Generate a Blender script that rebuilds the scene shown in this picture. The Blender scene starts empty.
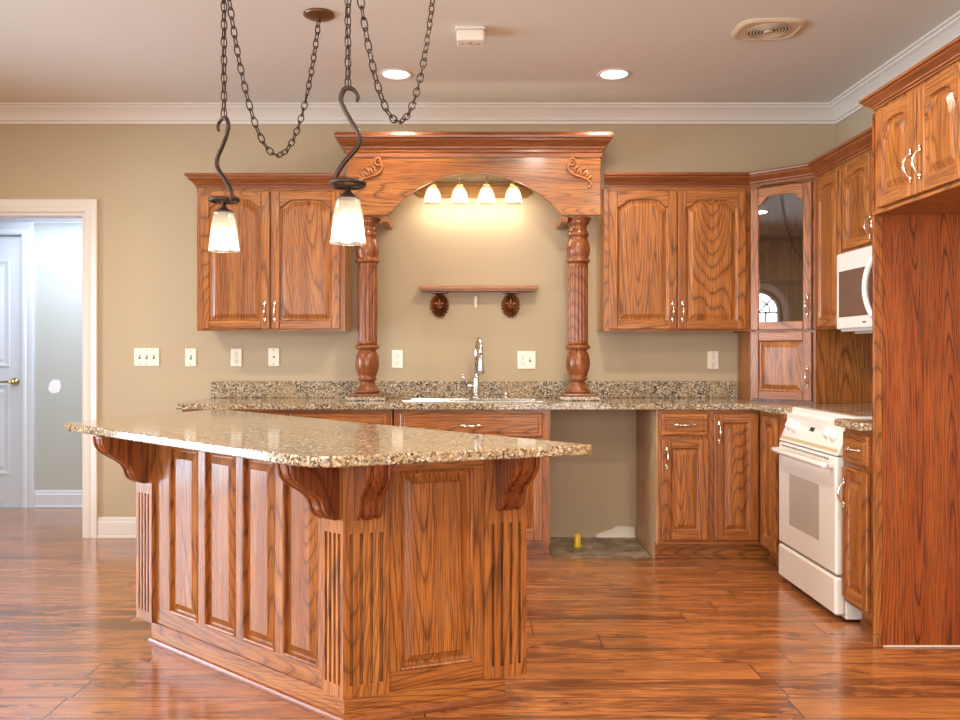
import bpy, bmesh, math, random
from mathutils import Vector, Matrix
random.seed(7)
PI = math.pi
S = bpy.context.scene
C = S.collection

# ------------------------------------------------------------------ camera, world, light, exposure
cd = bpy.data.cameras.new('camera'); cam = bpy.data.objects.new('camera', cd); C.objects.link(cam)
cam.location = (0, 0, 1.2); cam.rotation_euler = (PI/2, 0, 0)
cd.sensor_width = 36; cd.lens = 31.2; cd.shift_x = 7/960; cd.shift_y = -7/960; cd.clip_start = .05
S.camera = cam
S.view_settings.view_transform = 'Standard'; S.view_settings.look = 'None'
S.view_settings.exposure = 0.0; S.view_settings.gamma = 1.0; S.view_settings.use_curve_mapping = False
S.cycles.use_denoising = True
S.cycles.max_bounces = 10; S.cycles.diffuse_bounces = 5; S.cycles.glossy_bounces = 4
S.cycles.transparent_max_bounces = 12; S.cycles.sample_clamp_indirect = 6
S.cycles.caustics_reflective = False; S.cycles.caustics_refractive = False

w = bpy.data.worlds.new('sky'); S.world = w; w.use_nodes = True
w.node_tree.nodes['Background'].inputs[0].default_value = (.75, .85, 1, 1)
w.node_tree.nodes['Background'].inputs[1].default_value = 1.0

def area(name, loc, rot, sx, sy, power, col):
    l = bpy.data.lights.new(name, 'AREA'); l.shape = 'RECTANGLE'; l.size = sx; l.size_y = sy
    l.energy = power; l.color = col
    o = bpy.data.objects.new(name, l); C.objects.link(o); o.location = loc; o.rotation_euler = rot
    return o
# daylight outside the windows (left wall and the wall behind the camera)
area('daylight_left', (-5.0, 1.0, 1.5), (0, -PI/2, 0), 2.3, 4.6, 1000, (.70, .85, 1))
area('daylight_patio', (-5.0, 3.72, 1.1), (0, -PI/2, 0), 2.0, 1.3, 190, (.64, .82, 1))
area('daylight_front', (-.5, -3.0, 1.5), (PI/2, 0, 0), 5.4, 2.5, 430, (1, .97, .92))  # panel stretched along with its window to add low fill
# added panel under the hall ceiling, standing in for daylight beyond the doorway
area('hall_fill', (-2.7, 5.98, 2.28), (0, 0, 0), 1.6, .4, 42, (.70, .80, 1))
# added unseen fill discs under the ceiling, behind and beside the camera
for lx, ly in ((-2.2, 1.0), (-.2, .4), (1.3, 1.6), (-2.6, 3.4), (.5, 3.3)):
    area('ceiling_fill', (lx, ly, 2.79), (0, 0, 0),   .15, .15, 38, (1, .90, .76)).data.shape = 'DISK'

# ------------------------------------------------------------------ node helpers
class NT:
    def __init__(s, name):
        s.m = bpy.data.materials.new(name); s.m.use_nodes = True; s.t = s.m.node_tree
        s.b = s.t.nodes['Principled BSDF']; s.out = s.t.nodes['Material Output']
    def n(s, typ, **k):
        nd = s.t.nodes.new(typ)
        for a, v in k.items(): setattr(nd, a, v)
        return nd
    def link(s, a, b): s.t.links.new(a, b)
    def setin(s, nd, i, v):
        if hasattr(v, 'is_linked') or isinstance(v, bpy.types.NodeSocket): s.link(v, nd.inputs[i])
        else: nd.inputs[i].default_value = v
    def math(s, op, a, b=0.0, c=None):
        nd = s.n('ShaderNodeMath', operation=op); s.setin(nd, 0, a); s.setin(nd, 1, b)
        if c is not None: s.setin(nd, 2, c)
        return nd.outputs[0]
    def vmath(s, op, a, b):
        nd = s.n('ShaderNodeVectorMath', operation=op); s.setin(nd, 0, a); s.setin(nd, 1, b); return nd.outputs[0]
    def noise(s, vec, scale, detail=2, rough=.5, dist=0):
        nd = s.n('ShaderNodeTexNoise'); s.link(vec, nd.inputs['Vector'])
        nd.inputs['Scale'].default_value = scale; nd.inputs['Detail'].default_value = detail
        nd.inputs['Roughness'].default_value = rough; nd.inputs['Distortion'].default_value = dist
        return nd.outputs['Fac']
    def ramp(s, fac, stops, interp='LINEAR'):
        nd = s.n('ShaderNodeValToRGB'); s.link(fac, nd.inputs[0]); cr = nd.color_ramp; cr.interpolation = interp
        while len(cr.elements) < len(stops): cr.elements.new(.5)
        for e, (p, c) in zip(cr.elements, stops):
            e.position = p; e.color = tuple(c) + (1,) if len(c) == 3 else c
        return nd.outputs[0]
    def mix(s, fac, a, b, typ='MIX'):
        nd = s.n('ShaderNodeMix', data_type='RGBA', blend_type=typ)
        s.setin(nd, 0, fac)
        for i, v in ((6, a), (7, b)):
            if isinstance(v, bpy.types.NodeSocket): s.link(v, nd.inputs[i])
            else: nd.inputs[i].default_value = tuple(v) + (1,) if len(v) == 3 else v
        return nd.outputs[2]
    def objco(s): return s.n('ShaderNodeTexCoord').outputs['Object']
    def col(s, v):
        if isinstance(v, bpy.types.NodeSocket): s.link(v, s.b.inputs['Base Color'])
        else: s.b.inputs['Base Color'].default_value = tuple(v) + (1,)
    def p(s, **k):
        for a, v in k.items():
            nm = {'rough': 'Roughness', 'metal': 'Metallic', 'spec': 'Specular IOR Level', 'coat': 'Coat Weight', 'coatr': 'Coat Roughness', 'trans': 'Transmission Weight', 'ior': 'IOR', 'alpha': 'Alpha'}[a]
            s.setin(s.b, nm, v)
        return s
    def bump(s, h, strength, dist=.002):
        nd = s.n('ShaderNodeBump'); s.link(h, nd.inputs['Height']); nd.inputs['Strength'].default_value = strength
        nd.inputs['Distance'].default_value = dist; s.link(nd.outputs[0], s.b.inputs['Normal'])

def srgb(r, g, b):
    f = lambda c: (c/255/12.92) if c/255 <= .04045 else ((c/255+.055)/1.055)**2.4
    return (f(r), f(g), f(b))

def plain(name, col, rough=.5, metal=0, **k):
    n = NT(name); n.col(col); n.p(rough=rough, metal=metal, **k); return n.m

def oak(name, axis, light, mid, dark, rough=.33, contour=58.0, figure=.66):
    n = NT(name)
    co = n.objco(); r = n.n('ShaderNodeObjectInfo').outputs['Random']
    cx = n.n('ShaderNodeCombineXYZ')
    for k, q in enumerate((37.0, 91.0, 53.0)): n.link(n.math('MULTIPLY', r, q), cx.inputs[k])
    v = n.vmath('ADD', co, cx.outputs[0])
    sc = [1, 1, 1]; sc[axis] = .10
    if axis != 1: sc[1] = .35
    vs = n.vmath('MULTIPLY', v, tuple(sc))
    sc2 = [1, 1, 1]; sc2[axis] = .03
    if axis != 1: sc2[1] = .35
    vp = n.vmath('MULTIPLY', v, tuple(sc2))
    a = n.noise(vs, 3.1, 1.0, .4, .25)
    med = n.noise(vp, 45, 2, .6)
    fine = n.noise(vp, 210, 3, .65)
    ring = n.math('FRACT', n.math('ADD', n.math('MULTIPLY', a, contour), n.math('MULTIPLY', med, .38)))
    line = n.ramp(ring, [(0.0, (.55, .55, .55)), (.05, (1, 1, 1)), (.11, (.85, .85, .85)), (.24, (.15, .15, .15)), (.7, (0, 0, 0)), (1.0, (.35, .35, .35))])
    tone = n.ramp(n.noise(vp, 16, 2, .6), [(.3, mid), (.68, light)])
    c = n.mix(n.math('MULTIPLY', line, figure), tone, dark)
    pores = n.ramp(fine, [(.38, (1, 1, 1)), (.52, (0, 0, 0))])
    c = n.mix(n.math('MULTIPLY', pores, .6), c, dark)
    n.col(c); n.p(rough=rough, spec=.35, coat=.15, coatr=.15)
    n.bump(fine, .12, .001)
    return n.m

OL, OM, OD = srgb(182, 114, 54), srgb(150, 84, 36), srgb(62, 28, 12)
oak_v = oak('oak_vertical', 2, OL, OM, OD)
oak_h = oak('oak_horizontal', 0, OL, OM, OD)
oak_plain = oak('oak_moulding', 0, srgb(152, 88, 46), srgb(126, 68, 34), srgb(84, 40, 20), .3, 3, .25)
oak_y = oak('oak_depthwise', 1, OL, OM, OD)
side_v = oak('oak_side', 2, srgb(200, 150, 92), srgb(180, 126, 70), srgb(140, 88, 44))
raw_v = oak('bare_plywood', 2, srgb(206, 170, 130), srgb(190, 150, 110), srgb(160, 120, 84), .6)
col_v = oak('column_oak', 2, srgb(158, 94, 50), srgb(130, 70, 35), srgb(78, 36, 18), .25)

def m_granite(name, rough=.09):
    n = NT(name); co = n.objco()
    vo = n.n('ShaderNodeTexVoronoi'); vo.inputs['Scale'].default_value = 140; vo.inputs['Randomness'].default_value = 1
    d = n.vmath('ADD', co, n.vmath('SCALE', n.vmath('SUBTRACT', n.n('ShaderNodeTexNoise').outputs['Color'], (.5, .5, .5)), (0, 0, 0)))
    n.link(co, vo.inputs['Vector'])
    sx = n.n('ShaderNodeSeparateXYZ'); n.link(vo.outputs['Color'], sx.inputs[0])
    c = n.ramp(sx.outputs[0], [(0, srgb(58, 44, 34)), (.17, srgb(100, 80, 58)), (.34, srgb(156, 134, 104)), (.55, srgb(176, 154, 122)), (.76, srgb(206, 196, 178)), (.90, srgb(136, 130, 124))], 'CONSTANT')
    b = n.noise(co, 7, 4, .6)
    c = n.mix(n.math('MULTIPLY', n.ramp(b, [(.4, (0, 0, 0)), (.65, (1, 1, 1))]), .45), c, srgb(178, 146, 102))
    f = n.noise(co, 200, 2, .6)
    c = n.mix(n.ramp(f, [(.58, (0, 0, 0)), (.66, (.8, .8, .8))]), c, srgb(60, 44, 32))
    n.col(c); n.p(rough=rough, spec=.36 if rough < .2 else .2)
    return n.m
granite = m_granite('granite'); granite_low = m_granite('honed_granite', .38)

def m_floor():
    n = NT('plank_floor'); co = n.objco()
    sp = n.n('ShaderNodeSeparateXYZ'); n.link(co, sp.inputs[0])
    PW, PL = .1625, 1.25
    yr = n.math('DIVIDE', n.math('ADD', sp.outputs[1], .028), PW)
    row = n.math('FLOOR', yr)
    wn = n.n('ShaderNodeTexWhiteNoise', noise_dimensions='1D'); n.link(row, wn.inputs['W'])
    xr = n.math('ADD', n.math('DIVIDE', sp.outputs[0], PL), n.math('MULTIPLY', wn.outputs['Value'], 5.0))
    colm = n.math('FLOOR', xr)
    cx = n.n('ShaderNodeCombineXYZ'); n.link(row, cx.inputs[0]); n.link(colm, cx.inputs[1])
    pid = n.n('ShaderNodeTexWhiteNoise', noise_dimensions='2D'); n.link(cx.outputs[0], pid.inputs['Vector'])
    sh = n.vmath('ADD', n.vmath('MULTIPLY', co, (.16, 1.0, 1.0)), n.vmath('SCALE', pid.outputs['Color'], (0, 0, 0)))
    scn = n.n('ShaderNodeVectorMath', operation='SCALE'); n.link(pid.outputs['Color'], scn.inputs[0]); scn.inputs['Scale'].default_value = 30
    sh = n.vmath('ADD', n.vmath('MULTIPLY', co, (.16, 1.0, 1.0)), scn.outputs[0])
    a = n.noise(sh, 11, 4, .62, .8)
    f = n.noise(n.vmath('MULTIPLY', sh, (.4, 1, 1)), 90, 3, .6)
    c = n.ramp(a, [(.30, srgb(70, 38, 22)), (.44, srgb(124, 70, 38)), (.57, srgb(186, 116, 62)), (.74, srgb(104, 54, 28))])
    c = n.mix(n.math('MULTIPLY', n.ramp(f, [(.42, (1, 1, 1)), (.54, (0, 0, 0))]), .55), c, srgb(60, 30, 18))
    c = n.mix(n.math('MULTIPLY', pid.outputs['Value'], .55), c, srgb(178, 112, 62))
    blot = n.ramp(n.noise(n.vmath('MULTIPLY', co, (.45, 1, 1)), 7.5, 4, .65), [(.59, (0, 0, 0)), (.66, (1, 1, 1))])
    c = n.mix(n.math('MULTIPLY', blot, .62), c, srgb(58, 28, 16))
    fy = n.math('FRACT', yr); fx = n.math('FRACT', xr)
    ey = n.math('MINIMUM', fy, n.math('SUBTRACT', 1.0, fy)); ex = n.math('MINIMUM', fx, n.math('SUBTRACT', 1.0, fx))
    g = n.math('MAXIMUM', n.math('LESS_THAN', ey, .016), n.math('LESS_THAN', ex, .0026))
    c = n.mix(n.math('MULTIPLY', g, .7), c, srgb(48, 24, 14))
    n.col(c)
    n.p(rough=n.math('ADD', .15, n.math('MULTIPLY', a, .16)), coat=.6, coatr=.14)
    n.bump(n.math('SUBTRACT', n.math('MULTIPLY', f, .25), g), .25, .002)
    return n.m
floor_m = m_floor()

def m_paint(name, col, rough=.6, b=.05):
    n = NT(name); co = n.objco()
    nz = n.noise(co, 2.2, 3)
    n.col(n.mix(n.math('MULTIPLY', nz, .18), col, tuple(x*.86 for x in col)))
    n.p(rough=rough); n.bump(n.noise(co, 240, 2), b, .001); return n.m
wall_m = m_paint('tan_wall_paint', srgb(180, 159, 128))
ceil_m = m_paint('ceiling_paint', srgb(222, 216, 204), .75)
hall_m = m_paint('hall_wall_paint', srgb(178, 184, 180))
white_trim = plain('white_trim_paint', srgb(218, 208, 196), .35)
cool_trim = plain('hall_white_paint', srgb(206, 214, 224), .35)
patch_m = plain('white_spackle', srgb(238, 242, 244), .8)
plate_m = plain('wall_plate', srgb(240, 228, 208), .35)
slot_m = plain('plate_slots', srgb(70, 56, 44), .5)
white_app = plain('white_enamel', srgb(228, 222, 213), .18, coat=.4)
app_grey = plain('oven_window', srgb(176, 166, 156), .12)
mw_glass = plain('microwave_window', srgb(104, 78, 66), .12)
black_m = plain('black', (.012, .011, .01), .35)
beige_m = plain('beige_glass_top', srgb(150, 128, 106), .05)
gold_line = plain('control_line', srgb(190, 172, 130), .3)
chrome = plain('chrome', (.78, .77, .76), .08, 1)
steel = plain('brushed_steel', (.72, .71, .69), .22, 1)
satin = plain('polished_handle', (.92, .80, .66), .16, 1)
brass = plain('brass', (.80, .56, .24), .2, 1)
bronze = plain('dark_bronze', srgb(66, 50, 40), .38, .75)
bronze2 = plain('antique_bronze_canopy', srgb(120, 84, 56), .35, .7)
vent_m = plain('vent_plastic', srgb(206, 182, 150), .5)
yellow_m = plain('yellow_plastic', srgb(214, 176, 50), .4)
can_trim = plain('can_trim', srgb(230, 220, 208), .4)

def m_emit(name, col, st):
    n = NT(name); e = n.n('ShaderNodeEmission'); e.inputs[0].default_value = tuple(col) + (1,); e.inputs[1].default_value = st
    n.link(e.outputs[0], n.out.inputs[0]); return n.m
bulb_m = m_emit('lit_bulb', (1, .88, .66), 6)
bulb2_m = m_emit('lit_vanity_bulb', (1, .84, .56), 8)
can_m = m_emit('lit_can', (1, .93, .82), 5)

def m_shade(name, col, tl=.55, tr=.32):
    n = NT(name)
    t = n.n('ShaderNodeBsdfTransparent'); t.inputs[0].default_value = (.97, .95, .9, 1)
    l = n.n('ShaderNodeBsdfTranslucent'); l.inputs[0].default_value = tuple(col) + (1,)
    g = n.n('ShaderNodeBsdfGlossy'); g.inputs['Roughness'].default_value = .12
    m1 = n.n('ShaderNodeMixShader'); m1.inputs[0].default_value = tl; n.link(t.outputs[0], m1.inputs[1]); n.link(l.outputs[0], m1.inputs[2])
    m2 = n.n('ShaderNodeMixShader'); m2.inputs[0].default_value = .1; n.link(m1.outputs[0], m2.inputs[1]); n.link(g.outputs[0], m2.inputs[2])
    n.link(m2.outputs[0], n.out.inputs[0]); return n.m
shade_m = m_shade('ribbed_glass_shade', (.93, .90, .80), .26)

def m_glass(name, refl=.35):
    n = NT(name)
    t = n.n('ShaderNodeBsdfTransparent'); t.inputs[0].default_value = (.9, .9, .9, 1)
    g = n.n('ShaderNodeBsdfGlossy'); g.inputs['Roughness'].default_value = .01
    fr = n.n('ShaderNodeFresnel'); fr.inputs[0].default_value = 1.5
    m = n.n('ShaderNodeMixShader'); n.link(n.math('ADD', n.math('MULTIPLY', fr.outputs[0], 1.0), refl), m.inputs[0])
    n.link(t.outputs[0], m.inputs[1]); n.link(g.outputs[0], m.inputs[2]); n.link(m.outputs[0], n.out.inputs[0]); return n.m
glass_m = m_glass('cabinet_glass', .12)
pane_m = m_glass('window_glass', .0)

def m_subfloor():
    n = NT('bare_subfloor'); co = n.objco()
    a = n.noise(co, 9, 5, .65)
    n.col(n.ramp(a, [(.3, srgb(92, 78, 62)), (.5, srgb(134, 116, 94)), (.66, srgb(166, 148, 124))])); n.p(rough=.9); return n.m
subfloor_m = m_subfloor()

# ------------------------------------------------------------------ mesh builder
class MB:
    def __init__(s, M=None):
        s.v = []; s.f = []; s.fm = []; s.fs = []; s.M = M or Matrix()
    def add(s, vs, fs, mat=0, smooth=False, M=None):
        T = s.M @ M if M is not None else s.M
        o = len(s.v); s.v += [T @ Vector(p) for p in vs]
        for f in fs: s.f.append([i+o for i in f]); s.fm.append(mat); s.fs.append(smooth)
        return s
    def box(s, x0, x1, y0, y1, z0, z1, mat=0, b=0.0, M=None):
        c, h = ((x0+x1)/2, (y0+y1)/2, (z0+z1)/2), (abs(x1-x0)/2, abs(y1-y0)/2, abs(z1-z0)/2)
        b = min(b, min(h)*.9)
        if b <= 0:
            vs = [(c[0]+h[0]*i, c[1]+h[1]*j, c[2]+h[2]*k) for i in (-1, 1) for j in (-1, 1) for k in (-1, 1)]
            return s.add(vs, [(0, 1, 3, 2), (4, 6, 7, 5), (0, 4, 5, 1), (2, 3, 7, 6), (0, 2, 6, 4), (1, 5, 7, 3)], mat, False, M)
        vs, idx = [], {}
        for i in (-1, 1):
            for j in (-1, 1):
                for k in (-1, 1):
                    sg = (i, j, k)
                    for a in range(3):
                        p = [c[q]+sg[q]*(h[q]-(0 if q == a else b)) for q in range(3)]
                        idx[(sg, a)] = len(vs); vs.append(p)
        fs = []
        for a in range(3):
            o1, o2 = [q for q in range(3) if q != a]
            for sg in (-1, 1):
                loop = []
                for (u, v_) in ((-1, -1), (1, -1), (1, 1), (-1, 1)):
                    t = [0, 0, 0]; t[a] = sg; t[o1] = u; t[o2] = v_; loop.append(idx[(tuple(t), a)])
                fs.append(loop)
        for k in range(3):
            i, j = [q for q in range(3) if q != k]
            for u in (-1, 1):
                for v_ in (-1, 1):
                    t1 = [0, 0, 0]; t1[i] = u; t1[j] = v_; t1[k] = -1; t2 = list(t1); t2[k] = 1
                    t1, t2 = tuple(t1), tuple(t2)
                    fs.append([idx[(t1, i)], idx[(t2, i)], idx[(t2, j)], idx[(t1, j)]])
        for i in (-1, 1):
            for j in (-1, 1):
                for k in (-1, 1): fs.append([idx[((i, j, k), a)] for a in range(3)])
        return s.add(vs, fs, mat, False, M)
    def prism(s, poly, a0, a1, plane='xz', mat=0, smooth=False, M=None, b=0.0):
        """polygon extruded along the remaining axis, optionally with a chamfer b round both caps"""
        def P(p, a): return {'xz': (p[0], a, p[1]), 'xy': (p[0], p[1], a), 'yz': (a, p[0], p[1])}[plane]
        n = len(poly)
        rings = [(poly, a0), (poly, a1)]
        if b > 0:
            q = inset(poly, b); sg = 1 if a1 > a0 else -1
            rings = [(q, a0), (poly, a0+sg*b), (poly, a1-sg*b), (q, a1)]
        vs = [P(p, a) for pl, a in rings for p in pl]; fs = []
        for r in range(len(rings)-1):
            for i in range(n):
                j = (i+1) % n; fs.append([r*n+i, r*n+j, (r+1)*n+j, (r+1)*n+i])
        s.add(vs, fs, mat, smooth, M)
        L = (len(rings)-1)*n
        return s.add(vs, [list(range(n)), list(range(L, L+n))], mat, False, M)
    def loops(s, rings, mat=0, cap=(True, True), smooth=False, M=None):
        n = len(rings[0]); vs = [p for r in rings for p in r]; fs = []
        for r in range(len(rings)-1):
            for i in range(n):
                j = (i+1) % n; fs.append([r*n+i, r*n+j, (r+1)*n+j, (r+1)*n+i])
        if cap[0]: fs.append(list(range(n)))
        if cap[1]: fs.append(list(range((len(rings)-1)*n, len(rings)*n)))
        return s.add(vs, fs, mat, smooth, M)
    def lathe(s, prof, n=32, mat=0, M=None, smooth=True, mod=None, cap=(True, True)):
        rings = []
        for (r, z) in prof:
            ring = []
            for i in range(n):
                t = 2*PI*i/n; rr = r*(mod(t, z) if mod else 1)
                ring.append((rr*math.cos(t), rr*math.sin(t), z))
            rings.append(ring)
        return s.loops(rings, mat, cap, smooth, M)
    def tube(s, pts, r, n=8, mat=0, closed=False, M=None, cap=True):
        pts = [Vector(p) for p in pts]; m = len(pts)
        rad = r if isinstance(r, (list, tuple)) else [r]*m
        T = []
        for i in range(m):
            a = pts[(i-1) % m] if (closed or i > 0) else pts[i]; b = pts[(i+1) % m] if (closed or i < m-1) else pts[i]
            T.append((b-a).normalized())
        up = Vector((0, 0, 1)) if abs(T[0].z) < .9 else Vector((1, 0, 0))
        nr = (up - T[0]*up.dot(T[0])).normalized(); rings = []
        for i in range(m):
            nr = (nr - T[i]*nr.dot(T[i])).normalized(); bn = T[i].cross(nr)
            rings.append([pts[i] + (nr*math.cos(2*PI*k/n) + bn*math.sin(2*PI*k/n))*rad[i] for k in range(n)])
        if closed: rings.append(rings[0])
        return s.loops(rings, mat, (not closed and cap, not closed and cap), True, M)
    def ball(s, c, r, n=16, mat=0, M=None):
        r = r if isinstance(r, (list, tuple)) else (r, r, r); m = n//2; rings = []
        for i in range(1, m):
            ph = PI*i/m
            rings.append([(c[0]+r[0]*math.sin(ph)*math.cos(2*PI*k/n), c[1]+r[1]*math.sin(ph)*math.sin(2*PI*k/n), c[2]-r[2]*math.cos(ph)) for k in range(n)])
        return s.loops(rings, mat, (True, True), True, M)
    def sweep(s, path, prof, z0=0, side=1, mat=0, smooth=False, closed=False, M=None):
        """closed profile of (outward, height) carried along a path in plan, mitred at its corners"""
        P = [Vector((p[0], p[1])) for p in path]; m = len(P); rings = []
        nrm = []
        for i in range(m if closed else m-1):
            d = (P[(i+1) % m]-P[i]).normalized(); nrm.append(Vector((d.y, -d.x))*side)
        for i in range(m):
            if closed: n1, n2 = nrm[i-1], nrm[i]
            else: n1 = nrm[max(0, i-1)]; n2 = nrm[min(m-2, i)]
            b = (n1+n2).normalized(); k = 1/max(.3, b.dot(n1))
            rings.append([(P[i].x+b.x*k*o, P[i].y+b.y*k*o, z0+z) for (o, z) in prof])
        if closed: rings.append(rings[0])
        return s.loops(rings, mat, (not closed, not closed), smooth, M)
    def build(s, name, mats, parent=None, loc=None, rotz=0):
        me = bpy.data.meshes.new(name)
        bm = bmesh.new(); bv = [bm.verts.new(v) for v in s.v]
        for f, mi, sm in zip(s.f, s.fm, s.fs):
            try: fc = bm.faces.new([bv[i] for i in f])
            except ValueError: continue
            fc.material_index = mi; fc.smooth = sm
        bmesh.ops.remove_doubles(bm, verts=bm.verts, dist=1e-6)
        bmesh.ops.recalc_face_normals(bm, faces=bm.faces)
        bm.to_mesh(me); bm.free()
        for m in (mats if isinstance(mats, (list, tuple)) else [mats]): me.materials.append(m)
        o = bpy.data.objects.new(name, me); C.objects.link(o)
        if parent: o.parent = parent
        if loc: o.location = loc
        o.rotation_euler.z = rotz
        return o

def inset(poly, d):
    n = len(poly); ar = sum(poly[i][0]*poly[(i+1) % n][1]-poly[(i+1) % n][0]*poly[i][1] for i in range(n)); sg = 1 if ar > 0 else -1
    out = []
    for i in range(n):
        p0, p1, p2 = Vector(poly[i-1]), Vector(poly[i]), Vector(poly[(i+1) % n])
        d1 = (p1-p0).normalized(); d2 = (p2-p1).normalized()
        n1 = Vector((-d1.y, d1.x))*sg; n2 = Vector((-d2.y, d2.x))*sg
        b = (n1+n2).normalized(); k = d/max(.35, b.dot(n1)); out.append((p1.x+b.x*k, p1.y+b.y*k))
    return out

def thing(name, label, cat, loc=(0, 0, 0), rotz=0, group=None):
    o = bpy.data.objects.new(name, None); C.objects.link(o); o.empty_display_size = .1
    o.location = loc; o.rotation_euler.z = rotz; tag(o, label, cat, group); return o
def tag(o, label, cat, group=None):
    o['label'] = label; o['category'] = cat
    if group: o['group'] = group
    return o
def struct(o, label=None):
    o['kind'] = 'structure'
    if label: o['label'] = label
    return o
def copy_thing(o, loc, rotz, label):
    r = o.copy(); C.objects.link(r); r.location = loc; r.rotation_euler.z = rotz; r['label'] = label
    def kids(a, b):
        for ch in list(a.children):
            c = ch.copy(); C.objects.link(c); c.parent = b; kids(ch, c)
    kids(o, r); return r

# ------------------------------------------------------------------ room shell
XR, YB, XL, YF, H = 2.362, 5.40, -4.60, -2.60, 2.80
struct(MB().box(XL-.12, XR+.12, YF-.12, YB+.06, -.05, 0).box(XL-.12, -1.0, YB+.06, 6.6, -.05, 0).build('floor', floor_m))
struct(MB().box(XL-.12, XR+.12, YF-.12, YB+.12, H, H+.05).build('ceiling', ceil_m))
DX0, DX1, DZ = -3.455, -2.515, 2.112
struct(MB().box(XL-.12, DX0, YB, YB+.12, 0, H).box(DX0, DX1, YB, YB+.12, DZ, H).box(DX1, XR+.12, YB, YB+.12, 0, H).build('wall_back', wall_m))
struct(MB().box(XR, XR+.12, YF-.12, YB, 0, H).build('wall_right', wall_m))
# left wall: an arched window and a wide unseen window added for more light
AW, AR, AZ0, AZ1 = 2.64, .31, .55, 1.76
wl = MB()
def seg_wall(y0, y1, z0, z1): wl.box(XL-.12, XL, y0, y1, z0, z1)
W2 = (-1.2, 1.6, .5, 2.25); PD = (3.12, 4.32, 2.1)
seg_wall(YF-.12, W2[0], 0, H); seg_wall(W2[0], W2[1], 0, W2[2]); seg_wall(W2[0], W2[1], W2[3], H)
seg_wall(W2[1], AW-AR, 0, H); seg_wall(AW-AR, AW+AR, 0, AZ0); seg_wall(AW+AR, PD[0], 0, H); seg_wall(PD[0], PD[1], PD[2], H); seg_wall(PD[1], YB, 0, H)
arc = [(AW+AR*math.cos(t), AZ1+AR*math.sin(t)) for t in [PI*i/20 for i in range(21)]]
wl.prism([(AW+AR, H)] + [(p[0], p[1]) for p in arc] + [(AW-AR, H)], XL-.12, XL, 'yz')
struct(wl.build('wall_left', wall_m))
def win_y(name, x, y0, y1, z0, z1, nx, nz, arch=None):
    m = MB(); t = .045
    m.box(x-.09, x-.03, y0, y0+t, z0, z1).box(x-.09, x-.03, y1-t, y1, z0, z1).box(x-.09, x-.03, y0+t, y1-t, z0, z0+t)
    if not arch: m.box(x-.09, x-.03, y0+t, y1-t, z1-t, z1)
    for i in range(1, nx): yy = y0+(y1-y0)*i/nx; m.box(x-.075, x-.045, yy-.011, yy+.011, z0+t, z1-.01)
    for i in range(1, nz+(1 if arch else 0)): zz = z0+(z1-z0)*i/nz; m.box(x-.075, x-.045, y0+t, y1-t, zz-.011, zz+.011)
    gl = MB()
    if arch:
        c, r = (y0+y1)/2, (y1-y0)/2
        for k in range(24):
            a, b = PI*k/24, PI*(k+1)/24
            m.prism([(c+q*math.cos(g), z1+q*math.sin(g)) for q, g in ((r-t, a), (r, a), (r, b), (r-t, b))], x-.09, x-.03, 'yz')
            m.prism([(c+q*math.cos(g), z1+q*math.sin(g)) for q, g in ((r*.5, a), (r*.5+.016, a), (r*.5+.016, b), (r*.5, b))], x-.075, x-.045, 'yz')
        for a in (PI*.25, PI*.5, PI*.75):
            d = Vector((math.cos(a), math.sin(a))); nn = Vector((-d.y, d.x))*.009
            m.prism([(c+d.x*q+nn.x*e, z1+d.y*q+nn.y*e) for q, e in ((.02, -1), (r-t, -1), (r-t, 1), (.02, 1))], x-.075, x-.045, 'yz')
        # casing round the opening
        for k in range(24):
            a, b = PI*k/24, PI*(k+1)/24
            m.prism([(c+q*math.cos(g), z1+q*math.sin(g)) for q, g in ((r, a), (r+.09, a), (r+.09, b), (r, b))], x+.001, x+.022, 'yz')
        m.box(x+.001, x+.022, y0-.09, y0, z0-.09, z1).box(x+.001, x+.022, y1, y1+.09, z0-.09, z1)
        gl.prism([(y1, z0)] + [(c+r*math.cos(PI*i/20), z1+r*math.sin(PI*i/20)) for i in range(21)] + [(y0, z0)], x-.062, x-.058, 'yz')
    else: gl.box(x-.062, x-.058, y0, y1, z0, z1)
    o = struct(m.build(name, white_trim)); gl.build('window_glass', pane_m, o)
    return o
win_y('window_1', XL, AW-AR, AW+AR, AZ0, AZ1, 3, 4, True)
win_y('added_window', XL, *W2, 4, 3)
win_y('door_2', XL, PD[0], PD[1], .002, PD[2], 2, 1)
# wall behind the camera, its unseen window widened for more low fill light
FW = (-3.0, 2.0, .25, 2.45)
struct(MB().box(XL-.12, FW[0], YF-.12, YF, 0, H).box(FW[1], XR+.12, YF-.12, YF, 0, H).box(FW[0], FW[1], YF-.12, YF, 0, FW[2]).box(FW[0], FW[1], YF-.12, YF, FW[3], H).build('wall_front', wall_m))
m = MB(); t = .05
m.box(FW[0], FW[0]+t, YF-.09, YF-.03, FW[2], FW[3]).box(FW[1]-t, FW[1], YF-.09, YF-.03, FW[2], FW[3]).box(FW[0], FW[1], YF-.09, YF-.03, FW[2], FW[2]+t).box(FW[0], FW[1], YF-.09, YF-.03, FW[3]-t, FW[3])
for i in range(1, 6): xx = FW[0]+(FW[1]-FW[0])*i/6; m.box(xx-.02, xx+.02, YF-.08, YF-.04, FW[2], FW[3])
o = struct(m.build('window_3', white_trim)); MB().box(FW[0], FW[1], YF-.062, YF-.058, FW[2], FW[3]).build('window_glass', pane_m, o)

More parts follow.
